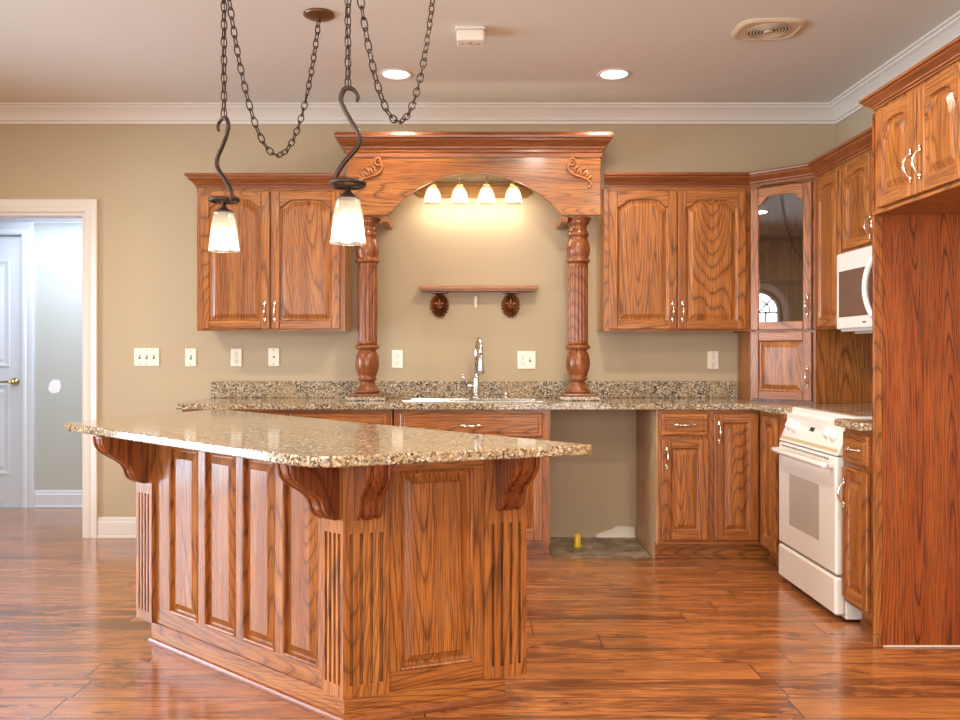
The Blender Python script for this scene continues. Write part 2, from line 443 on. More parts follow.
CROWN = [(0, -.115), (.012, -.115), (.014, -.1), (.024, -.094), (.03, -.078), (.044, -.056), (.062, -.036), (.078, -.026), (.078, -.016), (.092, -.012), (.092, 0), (0, 0)]
struct(MB().sweep([(XL, YB), (XR, YB), (XR, YF)], CROWN, H-.001).build('trim_1', white_trim), 'white crown moulding along the kitchen ceiling')
BASE = [(0, 0), (.018, 0), (.018, .012), (.014, .02), (.014, .10), (.009, .112), (.009, .122), (.004, .135), (0, .135)]
struct(MB().sweep([(DX1+.085, YB-.0005), (-1.72, YB-.0005)], BASE, .001).build('baseboard_back', white_trim))
struct(MB().sweep([(XL+.02, YB-.0005), (DX0-.085, YB-.0005)], BASE, .001).build('baseboard_left', white_trim))
# door casing on the kitchen side and the jamb
def casing(m, x0, x1, zt, y, wd, sgn):
    prof = [(0, 0), (0, .012), (.012, .017), (.03, .017), (.04, .012), (.07, .02), (wd-.006, .022), (wd, .018), (wd, 0)]
    # one mitred run: (out from opening edge, thickness)
    path = [(x0, 0), (x0, zt), (x1, zt), (x1, 0)]; rings = []
    dirs = [(-1, 0), (-1, 1), (1, 1), (1, 0)]
    for (px, pz), d in zip(path, dirs): rings.append([(px+d[0]*o, y-sgn*th, max(.001, pz+d[1]*o)) for o, th in prof])
    m.loops(rings)
m = MB(); casing(m, DX0, DX1, DZ, YB-.0005, .084, 1)
struct(m.build('trim_2', white_trim), 'white casing around the hall doorway')
struct(MB().box(DX1-.02, DX1-.0005, YB-.001, YB+.119, 0.001, DZ-.02).box(DX0+.0005, DX0+.02, YB-.001, YB+.119, 0.001, DZ-.02).box(DX0+.0005, DX1-.0005, YB-.001, YB+.119, DZ-.02, DZ-.0005).build('trim_3', white_trim), 'white jamb lining the hall doorway')
# hall
HY, HZ = 6.46, 2.32
HX0, HX1, HDZ = -4.31, -3.50, 2.118
struct(MB().box(XL-.1, HX0, HY, HY+.1, 0, HZ).box(HX0, HX1, HY, HY+.1, HDZ, HZ).box(HX1, -1.0, HY, HY+.1, 0, HZ).build('wall_hall', hall_m))
struct(MB().box(-1.1, -1.0, YB+.12, HY, 0, HZ).build('wall_hall_end', hall_m))
struct(MB().box(XL-.1, -1.0, YB+.12, HY+.1, HZ, HZ+.05).build('ceiling_hall', hall_m))
struct(MB().sweep([(XL, HY-.0005), (-1.1, HY-.0005)], [(o, z) for o, z in CROWN], HZ-.001).build('trim_4', cool_trim), 'white crown moulding in the hall')
struct(MB().sweep([(HX1+.1, HY-.0005), (-1.1, HY-.0005)], BASE, .001).build('baseboard_hall', cool_trim))
m = MB(); casing(m, HX0, HX1, HDZ, HY-.0005, .098, 1); struct(m.build('trim_5', cool_trim), 'white casing around the closed hall door')
# closed panel door in the hall
dm = MB(); dw = HX1-HX0
dm.box(HX0+.004, HX1-.004, HY+.03, HY+.065, .012, HDZ-.01)
for (z0, z1) in ((1.09, 1.93), (.25, .96)):
    for (x0, x1) in ((HX0+.11, HX0+dw/2-.05), (HX0+dw/2+.05, HX1-.11)):
        R = [(x0, z0), (x1, z0), (x1, z1), (x0, z1)]
        rings = [[(p[0], yy, p[1]) for p in inset(R, d)] for d, yy in ((0, HY+.0295), (.006, HY+.022), (.022, HY+.024), (.034, HY+.0285), (.05, HY+.0285), (.07, HY+.022))]
        dm.loops(rings, cap=(False, True))
door = struct(dm.build('door_1', cool_trim), 'closed white panelled door in the hall')
kn = MB(Matrix.Translation((HX1-.068, HY+.03, .975)) @ Matrix.Rotation(PI/2, 4, 'X'))
kn.lathe([(.001, 0), (.031, 0), (.031, .006), (.012, .010), (.010, .035), (.018, .042), (.020, .05), (.012, .058), (.001, .06)], 20)
kn.tube([(0, 0, .045), (-.04, .004, .047), (-.085, 0, .05), (-.11, -.004, .05)], [.009, .008, .007, .006], 8)
kn.build('door_lever', brass, door)
sp = MB()
sp.prism([(-3.298+p[0], .885+p[1]) for p in ((0, .03), (.03, 0), (.085, .012), (.10, .06), (.088, .105), (.04, .11), (.012, .085))], HY-.0015, HY-.0003)
tag(sp.build('wall_patch', patch_m), 'white spackle patch on the grey hall wall beside the door', 'wall patch')

# ------------------------------------------------------------------ cabinet helpers (local frame: x right, y into the cabinet, z up, face at y = 0)
def arch_top(x0, x1, zc, rise, n=40):
    c, hw = (x0+x1)/2, (x1-x0)/2; out = []
    for i in range(n+1):
        u = -1+2*i/n; a = min(1, max(0, (1-abs(u)-.04)/.40))
        f = .70*(a*a*(3-2*a))+.30*(1-u*u)*a
        out.append((c+u*hw, zc+rise*f))
    return out
def pull(M):
    m = MB(M); L = .092
    pts = []; rad = []
    for i in range(17):
        u = i/16; z = (u-.5)*L; y = -.006-.022*math.sin(PI*u)**.75
        pts.append((0, y, z)); rad.append(.0036+.0022*math.sin(PI*u)**2)
    m.tube(pts, rad, 8)
    for sg in (-1, 1):
        m.ball((0, -.004, sg*L*.5), (.0095, .005, .013), 12)
        m.ball((0, -.004, sg*(L*.5+.013)), (.006, .004, .006), 10)
    return m
def pull_at(parent, x, z, y=-.021, horiz=False):
    M = Matrix.Translation((x, y, z))
    if horiz: M = M @ Matrix.Rotation(PI/2, 4, 'Y')
    return pull(M).build('handle', satin, parent)
def door_front(parent, x0, x1, z0, z1, arch=0.0, handle=None, glass=False, sw=.052, name='door', light=None):
    """framed door with a raised panel; handle = (x, z, horizontal)"""
    th, g = .020, -.0008
    ov, oh = light or (oak_v, oak_h)
    m = MB()
    m.box(x0, x0+sw, -th, g, z0, z1, 0, .0035).box(x1-sw, x1, -th, g, z0, z1, 0, .0035)
    m.box(x0+sw, x1-sw, -th, g, z0, z0+sw, 1, .0035)
    a0, a1 = x0+sw, x1-sw; zt = z1-sw-arch
    top = arch_top(a0, a1, zt, arch) if arch else [(a0, zt), (a1, zt)]
    m.prism([(a0, z1)] + top + [(a1, z1)], -th, g, 'xz', 1, b=.003 if arch else .0035)
    d = m.build(name, [ov, oh], parent)
    poly = [(a1, z0+sw), (a0, z0+sw)] + top
    poly = poly[:2] + top   # bottom right, bottom left, then across the top
    p = MB()
    if glass:
        p.loops([[(q[0], yy, q[1]) for q in poly] for yy in (-.012, -.008)])
        p.build('glass_pane', glass_m, d)
    else:
        fl = [(0, -.0009), (0, -.0145), (.005, -.0085), (.012, -.0075), (.036, -.0178), (.040, -.0185)]
        def shrunk(dd):
            tp = arch_top(a0+dd, a1-dd, zt-dd, arch) if arch else [(a0+dd, zt-dd), (a1-dd, zt-dd)]
            return [(a1-dd, z0+sw+dd), (a0+dd, z0+sw+dd)] + tp
        p.loops([[(q[0], yy, q[1]) for q in shrunk(dd)] for dd, yy in fl], cap=(False, True))
        p.build('panel', ov, d)
    if handle: pull_at(d, handle[0], handle[1], -.021, len(handle) > 2 and handle[2])
    return d
def drawer_front(parent, x0, x1, z0, z1, handle=True, name='drawer', mat=None):
    m = MB(); R = [(x0, z0), (x1, z0), (x1, z1), (x0, z1)]
    m.loops([[(q[0], yy, q[1]) for q in inset(R, d)] for d, yy in ((0, -.0008), (0, -.012), (.008, -.018), (.020, -.018), (.023, -.0155), (.029, -.0195))], cap=(True, True))
    d = m.build(name, mat or oak_h, parent)
    if handle: pull_at(d, (x0+x1)/2, (z0+z1)/2, -.0205, True)
    return d
OCROWN = [(o_, z_*.9) for o_, z_ in [(0, 0), (.008, 0), (.008, .012), (.016, .018), (.018, .026), (.026, .034), (.040, .048), (.046, .056), (.046, .064), (.056, .068), (.058, .078), (.056, .086), (0, .086)]]
UZ0, UZ1, UY = 1.334, 2.214, 5.08

# ------------------------------------------------------------------ granite worktop
CT, CB = .91, .878
BX0, BX1 = -1.695, 2.3605
m = MB(); SX0, SX1, SY0, SY1 = -.40, .40, 4.94, 5.25
m.box(BX0, SX0, 4.752, YB-.001, CB, CT, 0).box(SX1, 1.60, 4.752, YB-.001, CB, CT).box(SX0, SX1, 4.752, SY0, CB, CT).box(SX0, SX1, SY1, YB-.001, CB, CT)
m.prism([(1.60, 4.752), (1.602, 4.72), (1.612, 4.405), (BX1, 4.405), (BX1, YB-.001), (1.60, YB-.001)], CB, CT, 'xy')
tag(m.build('granite_countertop', granite), 'long speckled granite worktop running along the back wall', 'countertop')
tag(MB().box(BX0, 1.695, YB-.021, YB-.001, CT+.0005, CT+.108, 0, .002).build('backsplash', granite_low), 'low speckled granite splashback strip against the back wall behind the sink', 'backsplash')
tag(MB().box(1.60, BX1, 3.424, 3.688, CB, CT, 0, .004).build('granite_countertop', granite), 'short granite worktop piece between white range and tall oak panel', 'countertop')

# ------------------------------------------------------------------ base cabinets
def base_cab(label, loc, rotz, wd, dp, name='base_cabinet', left_raw=False, group=None, tk=(0, 0)):
    t = thing(name, label, 'cabinet', loc, rotz, group)
    m = MB(); m.box(0, wd, 0, .02, .125, .855).box(0, wd, 0, .02, .10, .125, 1).box(0, wd, 0, .02, .855, .877, 1).box(0, .018, .02, dp, .10, .877).box(wd-.018, wd, .02, dp, .10, .877).box(.018, wd-.018, .02, dp, .10, .118).box(.018, wd-.018, dp-.012, dp, .118, .877)
    m.build('carcass', [oak_v, oak_h], t)
    if left_raw: MB().prism([(0, .877), (0, .10), (.075, .10), (.075, .0005), (dp, .0005), (dp, .877)], -.004, -.0002, 'yz').build('side_panel', raw_v, t)
    MB().box(.0, wd, .0905, dp-.01, .001, .0995, 0).box(tk[0], wd+tk[1], .075, .09, .001, .0995, 0).box(tk[0]+.002, wd+tk[1]-.002, .066, .0748, .001, .02, 0).build('toe_kick', oak_h, t)
    return t
# left run, mostly behind the island
t = base_cab('wide oak base cabinet at left end of back worktop, mostly hidden by island', (-1.675, 4.79, 0), 0, 1.21, .6)
for i in range(2):
    x0 = .03+i*.59
    drawer_front(t, x0, x0+.565, .715, .855)
    for k in range(2):
        a = x0+k*.286; door_front(t, a, a+.279, .125, .695, handle=(a+(.24 if k == 0 else .04), .62))
t = base_cab('oak sink base cabinet with wide false drawer front under the sink', (-.455, 4.79, 0), 0, .90, .6, 'sink_cabinet')
drawer_front(t, .035, .855, .715, .852, True, 'false_front')
door_front(t, .035, .442, .125, .695, handle=(.40, .62)); door_front(t, .448, .855, .125, .695, handle=(.49, .62))
t = base_cab('oak base cabinet right of the empty appliance gap, drawer over door beside full-height door', (1.062, 4.79, 0), 0, .586, .6, left_raw=True, tk=(0, .076))
drawer_front(t, .024, .288, .725, .852)
door_front(t, .024, .288, .125, .705, handle=(.05, .60))
door_front(t, .322, .575, .125, .852, handle=(.35, .745))
# right run (faces the room, x axis runs towards the camera)
RX = 1.65
t = base_cab('narrow oak base cabinet in the corner, left of the white range', (RX, 4.788, 0), -PI/2, .382, .70, tk=(-.066, 0))
door_front(t, .075, .30, .125, .852)
t = base_cab('narrow oak base cabinet with one drawer, right of the white range', (RX, 3.69, 0), -PI/2, .263, .70)
drawer_front(t, .012, .243, .72, .855)
door_front(t, .012, .243, .125, .70, handle=(.04, .585), sw=.048)

# ------------------------------------------------------------------ upper cabinets
def upper_cab(label, loc, wd, hinge_gap=.008, dp=.316, crown_path=None):
    t = thing('wall_cabinet', label, 'cabinet', loc, 0)
    h = UZ1-UZ0
    MB().box(0, .04, .0, .018, 0, h, 0).box(wd-.04, wd, .0, .018, 0, h, 0).box(.04, wd-.04, 0, .018, 0, .04, 2).box(.04, wd-.04, 0, .018, h-.045, h, 2).box(wd/2-.02, wd/2+.02, 0, .018, .04, h-.045, 0).box(.002, wd-.002, .0182, dp, .012, h, 1).build('carcass', [oak_v, side_v, oak_h], t)
    mid = wd/2
    door_front(t, .028, mid-.004, .012, h-.028, .045, (mid-.03, .12))
    door_front(t, mid+.004, wd-.028, .012, h-.028, .045, (mid+.03, .12))
    return t
t = upper_cab('oak wall cabinet with two arched doors, left of the sink valance', (-1.685, UY, UZ0), .9035)
MB().sweep([(0, .316), (0, 0), (.9035, 0)], OCROWN, UZ1-UZ0-.004).build('crown', oak_plain, t)
t = upper_cab('oak wall cabinet with two arched doors, right of the sink valance', (.800, UY, UZ0), .889)
# corner tower: glass door above, wooden door below, standing on the worktop
P5 = [(1.692, 5.08), (1.979, 4.801), (XR-.002, 4.801), (XR-.002, YB-.002), (1.692, YB-.002)]
fw = math.hypot(.287, .279); ang = math.atan2(-.279, .287)
t = thing('corner_cabinet', 'diagonal oak corner cabinet with arched glass door above a small wooden door', 'cabinet', (1.692, 5.08, CT), ang)
Minv = Matrix.Rotation(-ang, 4, 'Z') @ Matrix.Translation((-1.692, -5.08, -CT))
m = MB(Minv)
low = [(1.712, 5.082), (1.979, 4.803), (XR-.003, 4.803), (XR-.003, YB-.0225), (1.712, YB-.0225)]
m.prism(low, CT+.001, UZ0-.006, 'xy', 0)
m.prism(P5, UZ0-.006, UZ0+.014, 'xy', 1); m.prism(P5, UZ1-.02, UZ1, 'xy', 1)
m.box(1.692, 1.704, 5.08, YB-.002, UZ0+.014, UZ1-.02, 1).box(1.985, XR-.002, 4.801, 4.813, UZ0+.014, UZ1-.02, 1)
m.box(1.704, XR-.002, YB-.012, YB-.002, UZ0+.014, UZ1-.02, 1).box(XR-.012, XR-.002, 4.813, YB-.012, UZ0+.014, UZ1-.02, 1)
m.build('carcass', [oak_v, oak_v], t)
z1, z2 = UZ0-CT, UZ1-CT
MB().box(.002, .028, .0, .018, .003, z2-.001, 0).box(fw-.028, fw-.002, .0, .018, .003, z2-.001, 0).box(.028, fw-.028, 0, .018, z1-.03, z1+.0, 1).box(.028, fw-.028, 0, .018, z2-.03, z2-.001, 1).box(.028, fw-.028, 0, .018, .003, .02, 1).build('face_frame', [oak_v, oak_h], t)
for zz in (.30, .585):
    g = MB(Minv).prism([(1.71, 5.095), (1.985, 4.825), (XR-.014, 4.825), (XR-.014, YB-.014), (1.71, YB-.014)], UZ0+zz, UZ0+zz+.006, 'xy')
    g.build('glass_shelf', glass_m, t)
door_front(t, .012, fw-.018, z1+.004, z2-.022, .05, (fw-.042, z1+.14), True, .05)
door_front(t, .012, fw-.018, .012, z1-.012, 0, (fw-.042, .15), sw=.05)
# right-hand run over the range
UX = 1.979
t = thing('wall_cabinet', 'tall narrow oak wall cabinet with one arched door, between corner cabinet and microwave', 'cabinet', (UX, 4.800, UZ0), -PI/2)
hh = UZ1-UZ0
MB().box(0, .368, 0, .37, 0, hh).build('carcass', oak_v, t)
door_front(t, .03, .358, .012, hh-.028, .07)
t = thing('wall_cabinet', 'short oak wall cabinet above the white microwave', 'cabinet', (UX, 4.430, 1.735), -PI/2)
h2 = UZ1-1.735
MB().box(0, .73, 0, .37, 0, h2).build('carcass', oak_v, t)
door_front(t, .012, .36, .012, h2-.028, .07, (.33, .09)); door_front(t, .368, .718, .012, h2-.028, .07, (.40, .09))
tag(MB().sweep([(.800, 5.0798), (1.692, 5.0798), (1.9788, 4.8005), (1.9788, 3.70)], OCROWN, UZ1-.004+.0045).build('crown_moulding', oak_plain), 'dark oak crown moulding running over the right wall cabinets and corner cabinet', 'moulding')

# fridge recess: tall side panel and the cabinet above
t = thing('fridge_surround', 'tall dark oak side panel standing at right edge beside the range', 'cabinet side', (1.64, 3.40, 0), 0)
MB().box(.0, .718, .0, .018, .0, 2.18).build('board', oak('panel_oak', 2, srgb(172, 88, 36), srgb(146, 68, 26), srgb(62, 22, 9), .4, 74, .85), t)
MB().box(-.004, .030, -.004, -.0003, .051, 1.755, 0, .0015).build('edge_strip', oak_v, t)
MB().box(.034, .717, -.006, -.0003, .001, .006, 0).build('bottom_seal', white_trim, t)
MB().box(-.010, .026, -.012, -.0062, .0, .05, 0, .003).build('base_block', oak_v, t)
FC0, FC1, FY0 = 1.767, 2.19, 3.394
t = thing('fridge_cabinet', 'oak overhead cabinet with arched doors above the empty fridge recess', 'cabinet', (1.64, FY0, FC0), -PI/2)
hf = FC1-FC0
MB().box(0, .70, 0, .72, 0, hf).build('carcass', oak_v, t)
MB().box(-.001, .70, -.012, -.0003, -.008, .006, 0, .003).build('bottom_rail', oak_h, t)
door_front(t, .045, .347, .014, hf-.022, .065, (.318, .125)); door_front(t, .353, .655, .014, hf-.022, .065, (.382, .125))
MB().sweep([(-.0005, .70), (-.0005, 0), (.70, 0)], [(o*.8, z*.68) for o, z in OCROWN], hf-.002).build('crown', oak_plain, t)

# ------------------------------------------------------------------ arched valance over the sink
VX0, VX1, VY = -.766, .776, 5.055
VZ0, VZ1 = 2.039, 2.46
t = thing('arched_valance', 'carved oak arched valance with heavy crown spanning above the sink', 'valance', (0, VY, VZ0), 0)
cx = .012; R = .663; hw = .53; sag = R-math.sqrt(R*R-hw*hw)
apex = VZ0-VZ0+.256; zc = apex-R
arcp = [(cx+R*math.sin(a), zc+R*math.cos(a)) for a in [(-1+2*i/40)*math.asin(hw/R) for i in range(41)]]
arcp[0] = (arcp[0][0], 0); arcp[-1] = (arcp[-1][0], 0)
m = MB(); m.prism([(VX0, VZ1-VZ0), (VX0, 0)] + arcp + [(VX1, 0), (VX1, VZ1-VZ0)], 0, .022, 'xz', 0, b=.002)
m.build('board', oak_h, t)
VC = [(o*1.15, z*1.25) for o, z in OCROWN]
MB().sweep([(VX0-.001, .33), (VX0-.001, -.001), (VX1+.001, -.001), (VX1+.001, .33)], [(0, -.03), (.007, -.03), (.009, -.012), (.004, -.004)] + VC[1:-1] + [(.06, .108), (0, .108)], VZ1-VZ0-.04).build('crown', oak_plain, t)
for q0, q1 in ((-.563, -.518), (.537, .582)): MB().box(q0, q1, .024, .34, -.040, -.002, 0, .003).build('cleat', oak_y, t)
def onlay(sg):
    m = MB(Matrix.Translation((cx+sg*.595, -.004, .255)) @ Matrix.Diagonal((sg, 1, 1, 1)))
    pts, rad = [], []
    for i in range(26):   # inner scroll
        a = -PI*.1+i/25*PI*2.3; r = .006+.022*i/25
        pts.append((-.0+r*math.cos(a+PI*.35)*1.0-.01, -.004, .062+r*math.sin(a+PI*.35))); rad.append(.005+.003*i/25)
    e = Vector(pts[-1])
    for u, z, rr in ((-.034, .03, .008), (-.018, .002, .009), (.012, -.016, .009), (.05, -.026, .008), (.085, -.04, .007), (.108, -.062, .006), (.112, -.08, .006), (.100, -.088, .006), (.092, -.078, .005)):
        pts.append((u, -.004, z)); rad.append(rr)
    m.tube(pts, rad, 8)
    for (u, z, a, L) in ((.010, .012, 1.2, .024), (.030, .006, .9, .026), (.05, .004, 1.3, .024), (.068, -.004, .8, .026), (.085, -.014, 1.2, .022), (.10, -.03, .6, .02), (.02, .03, .6, .016), (.06, .022, .5, .016)):
        m.ball((0, 0, 0), (L, .006, .009), 10, 0, Matrix.Translation((u, -.003, z)) @ Matrix.Rotation(-a, 4, 'Y'))
    return m.build('carved_onlay', plain_onlay, t)
plain_onlay = oak('onlay_oak', 2, srgb(186, 118, 66), srgb(160, 92, 48), srgb(120, 64, 32), .3)
onlay(-1); onlay(1)

# turned columns
def column(x, label):
    t = thing('turned_column', label, 'column', (x, 5.15, CT), 0, 'turned columns beside the sink')
    p = .00617; z = lambda y: (399-y)*p
    MB().box(-.122, .122, -.12, .12, .001, .026, 0, .003).build('granite_pad', granite, t)
    MB().box(-.098, .098, -.098, .098, .0265, .042, 0, .004).build('base_plate', col_v, t)
    prof_b = [(11.6, 392), (12, 390.5), (11.6, 389), (9.5, 387), (7.4, 384), (6.7, 381.5), (7.4, 380), (9.2, 378.6), (9.2, 377.4), (8.2, 376.5), (9.6, 373), (11.2, 368), (11.8, 363), (11.6, 358), (10.6, 353.5), (9.0, 350.8), (8.4, 349.8), (8.6, 348.8), (11.4, 347.8), (12.2, 346.2), (11.6, 344.6), (10.2, 344)]
    b = MB(); b.lathe([(0.0005, .0425)] + [(r*p*1.02, max(.0425, z(y))) for r, y in prof_b] + [(.0005, z(343.9))], 40)
    b.build('turned_base', col_v, t)
    b = MB(); n = 160
    fl = lambda th, zz: 1-.10*max(0.0, math.cos(th*16))**.6 if z(340) < zz < z(266) else 1.0
    zs = [344, 341, 339.9, 339.5, 337] + list(range(330, 270, -6)) + [268, 266.3, 265.9, 264, 262]
    b.lathe([(10.0*p, z(y)+.0004) for y in zs], n, mod=fl)
    b.build('fluted_shaft', col_v, t)
    prof_c = [(10, 262), (11.4, 261.4), (11.8, 260), (11.2, 258.6), (9.8, 258), (10.4, 256), (11.4, 252), (11.7, 248.5), (11.2, 244), (10, 240), (8.9, 237), (9.6, 236), (10.6, 234.6), (10.8, 233), (9.6, 231.4), (8.6, 229), (8.4, 227), (9, 224.6), (10.6, 223), (11.2, 221.8), (10.4, 221), (12.4, 219.2), (12.8, 218), (12.8, 217.2)]
    b = MB(); b.lathe([(.0005, z(261.99))] + [(r*p*1.02, z(y)+.0008) for r, y in prof_c] + [(.0005, z(217.1))], 40)
    b.build('capital', col_v, t)
    MB().box(-.085, .085, -.085, .085, z(217.0), VZ0-CT-.001-.03, 0, .003).build('cap_block', col_v, t) if VZ0-CT-.031 > z(217.0)+.006 else None
    return t
column(-.654, 'turned fluted oak column standing left of the sink')
column(.650, 'turned fluted oak column standing right of the sink')

# shelf with carved shell brackets, bracket, vanity light
t = thing('wall_shelf', 'small oak wall shelf on two carved shell brackets above the faucet', 'shelf', (.035, YB-.001, 1.595), 0)
MB().box(-.378, .378, -.14, -.0005, .008, .030, 0, .004).box(-.365, .365, -.13, -.0005, .0, .0078, 0).build('board', oak_h, t)
def shell(x):
    m = MB(Matrix.Translation((x, -.001, -.078))); rings = []; n = 120
    for k, (q, dp) in enumerate(((1.0, -.0005), (1.0, .012), (.93, .026), (.8, .036), (.62, .043), (.42, .044), (.26, .038), (.2, .044), (.1, .05), (.02, .052))):
        ring = []
        for i in range(n):
            a = 2*PI*i/n; rd = 1+.06*math.cos(a*20)*(q > .3)
            dd = dp*(1+.34*math.cos(a*20)*(q > .3)) if k else dp
            ring.append((.060*q*rd*math.cos(a), -dd, (.082 if math.sin(a) < 0 else .070)*q*rd*math.sin(a)-.004))
        rings.append(ring)
    m.loops(rings, smooth=False)
    m.box(-.052, .052, -.085, -.0005, .066, .0775, 0, .003)
    m.ball((0, -.05, .012), (.008, .01, .026), 10); m.ball((-.02, -.045, .002), (.018, .008, .008), 10); m.ball((.02, -.045, .002), (.018, .008, .008), 10)
    m.build('shell_bracket', shell_m, t)
shell_m = oak('shell_oak', 2, srgb(176, 108, 62), srgb(140, 80, 42), srgb(84, 42, 22), .35)
shell(-.252); shell(.208)
tag(MB(Matrix.Translation((.018, YB-.001, 1.53))).box(-.010, .010, -.012, -.0003, -.038, .038, 0, .003).box(-.007, .007, -.022, -.0122, -.022, -.006, 0, .002).build('wall_clip', plate_m), 'small white plastic clip on the wall under the oak shelf', 'wall clip')

t = thing('vanity_light', 'four-light wall fixture glowing behind the arched valance', 'light', (.0, YB-.001, 2.255), 0)
m = MB(); oc = [(-.385, -.02), (-.345, -.05), (.345, -.05), (.385, -.02), (.385, .02), (.345, .05), (-.345, .05), (-.385, .02)]
m.prism(oc, -.018, -.0005, 'xz', 0, b=.004)
m.prism([(p[0]*.9, p[1]*.5) for p in oc], -.026, -.0181, 'xz', 0, b=.003)
m.build('back_plate', plain('brushed_brass', srgb(150, 108, 62), .35, .5), t)
for i, dx in enumerate((-.255, -.085, .085, .255)):
    m = MB(); m.tube([(dx, -.022, .0), (dx, -.06, .02), (dx, -.10, .05), (dx, -.12, .055), (dx, -.13, .04)], .006, 8)
    m.lathe([(.001, .045), (.006, .04), (.012, .026), (.022, .018), (.024, .004), (.001, .004)], 16, 0, Matrix.Translation((dx, -.13, .0)))
    m.build('arm', brass, t)
    s_ = MB(); pr = [(.022, .0), (.034, -.014), (.046, -.045), (.053, -.08), (.056, -.108), (.0545, -.109), (.051, -.08), (.044, -.046), (.032, -.016), (.020, -.002)]
    s_.lathe(pr, 48, 0, Matrix.Translation((dx, -.13, .002)), mod=lambda th, z: 1+.03*math.cos(th*16), cap=(False, False))
    sh = s_.build('glass_shade', shade_m, t)
    MB().ball((dx, -.13, -.055), (.028, .028, .036), 16).build('bulb', bulb2_m, t)
    l = bpy.data.lights.new('vanity_bulb_light', 'POINT'); l.energy = 1.7; l.color = (1, .88, .70); l.shadow_soft_size = .03
    lo = bpy.data.objects.new('vanity_bulb_light', l); C.objects.link(lo); lo.location = (dx, YB-.131, 2.255-.125)

# ------------------------------------------------------------------ sink, faucet, soap pump
t = thing('sink', 'stainless double-bowl sink set into the granite worktop', 'sink', (0, 5.095, CT), 0)
m = MB(); m.box(-.415, .415, -.185, -.145, .0005, .007, 0, .003).box(-.415, .415, .09, .205, .0005, .007, 0, .003).box(-.415, -.385, -.145, .09, .0005, .007, 0, .003).box(.385, .415, -.145, .09, .0005, .007, 0, .003).box(-.02, .02, -.145, .09, .0005, .007, 0, .003)
m.build('rim', steel, t)
for x0, x1 in ((-.384, -.021), (.021, .384)):
    m = MB(); R = [(x0, -.144), (x1, -.144), (x1, .089), (x0, .089)]
    m.loops([[(p[0], p[1], zz) for p in inset(R, d)] for d, zz in ((0, .005), (.012, -.01), (.02, -.15), (.05, -.17))], cap=(False, True))
    m.lathe([(.001, -.168), (.04, -.168), (.042, -.165), (.001, -.1655)], 20, 0, Matrix.Translation(((x0+x1)/2, -.03, 0)))
    m.build('bowl', steel, t)
t = thing('faucet', 'tall chrome gooseneck faucet with pull-down spray behind the sink', 'faucet', (.022, 5.245, CT+.0075), 0)
m = MB(); m.lathe([(.001, 0), (.031, 0), (.031, .006), (.024, .012), (.021, .02), (.021, .10), (.018, .12), (.017, .14), (.001, .14)], 24)
m.build('body', chrome, t)
m = MB(); pts = [(0, 0, .13), (0, 0, .285)]
for i in range(1, 13):
    a = PI*i/12*.97; d = .062*(1-math.cos(a)); pts.append((d*.22, -d, .285+.085*math.sin(a)))
pts.append((.124*.22, -.124, .262))
m.tube(pts, [.014]*2+[.013]*13, 12); m.build('gooseneck', chrome, t)
m = MB(); e = Vector(pts[-1]); m.lathe([(.001, .008), (.015, .006), (.016, -.02), (.019, -.075), (.021, -.105), (.017, -.11), (.001, -.11)], 20, 0, Matrix.Translation(e)); m.build('spray_head', chrome, t)
m = MB(); m.tube([(-.018, 0, .075), (-.038, 0, .075), (-.055, -.004, .082)], [.012, .011, .009], 10); m.tube([(-.05, -.004, .08), (-.075, -.012, .12), (-.09, -.018, .15)], [.007, .006, .005], 8)
m.build('lever', chrome, t)
t = thing('soap_pump', 'short chrome soap pump beside the faucet', 'soap pump', (.205, 5.245, CT+.0075), 0)
m = MB(); m.lathe([(.001, 0), (.018, 0), (.018, .006), (.013, .01), (.012, .055), (.008, .06), (.007, .078), (.001, .078)], 16); m.build('body', chrome, t)
MB().tube([(0, .0, .082), (0, -.03, .086), (0, -.06, .078)], [.008, .006, .005], 8).build('spout', chrome, t)

# ------------------------------------------------------------------ wall plates
def plate(px, kind, label, gangs=1, name=None):
    x, z = px; wd = .072+.046*(gangs-1)
    nm = name or {'t': 'light_switch', 'o': 'wall_outlet', 'j': 'wall_jack'}[kind]
    t = thing(nm, label, {'t': 'switch', 'j': 'wall jack'}.get(kind, 'outlet'), (x, YB-.0005, z), 0)
    MB().box(-wd/2, wd/2, -.006, -.0003, -.058, .058, 0, .003).build('plate', plate_m, t)
    for g in range(gangs):
        gx = (g-(gangs-1)/2)*.046
        k = kind if not isinstance(kind, tuple) else kind[g]
        s_ = MB()
        if k == 't':
            MB().box(gx-.0055, gx+.0055, -.0075, -.0061, -.013, .013, 0).build('slot', slot_m, t)
            MB().box(gx-.004, gx+.004, -.016, -.0076, -.001, .009, 0, .0015).build('toggle', plate_m, t)
        elif k == 'o':
            for sg in (-1, 1):
                s_.box(gx-.009, gx-.0065, -.0072, -.0061, sg*.02-.002, sg*.02+.007).box(gx+.0065, gx+.009, -.0072, -.0061, sg*.02-.002, sg*.02+.007).box(gx-.0025, gx+.0025, -.0072, -.0061, sg*.02-.011, sg*.02-.006)
            s_.box(gx-.0145, gx+.0145, -.0066, -.0061, -.034, -.033).box(gx-.0145, gx+.0145, -.0066, -.0061, .033, .034).box(gx-.0145, gx+.0145, -.0066, -.0061, -.0005, .0005)
            s_.build('sockets', slot_m, t)
        else:
            s_.lathe([(.001, 0), (.006, 0), (.005, .005), (.001, .005)], 12, 0, Matrix.Translation((gx, -.0061, 0)) @ Matrix.Rotation(PI/2, 4, 'X')); s_.build('socket', slot_m, t)
        for sg in (-1, 1): MB().box(gx-.003, gx+.003, -.0068, -.0061, sg*.045-.003, sg*.045+.003).build('screw', slot_m if k == 'j' else steel, t)
    return t
W = lambda px, py: ((px-473)*5.4/832, 1.2+(353-py)*5.4/832)
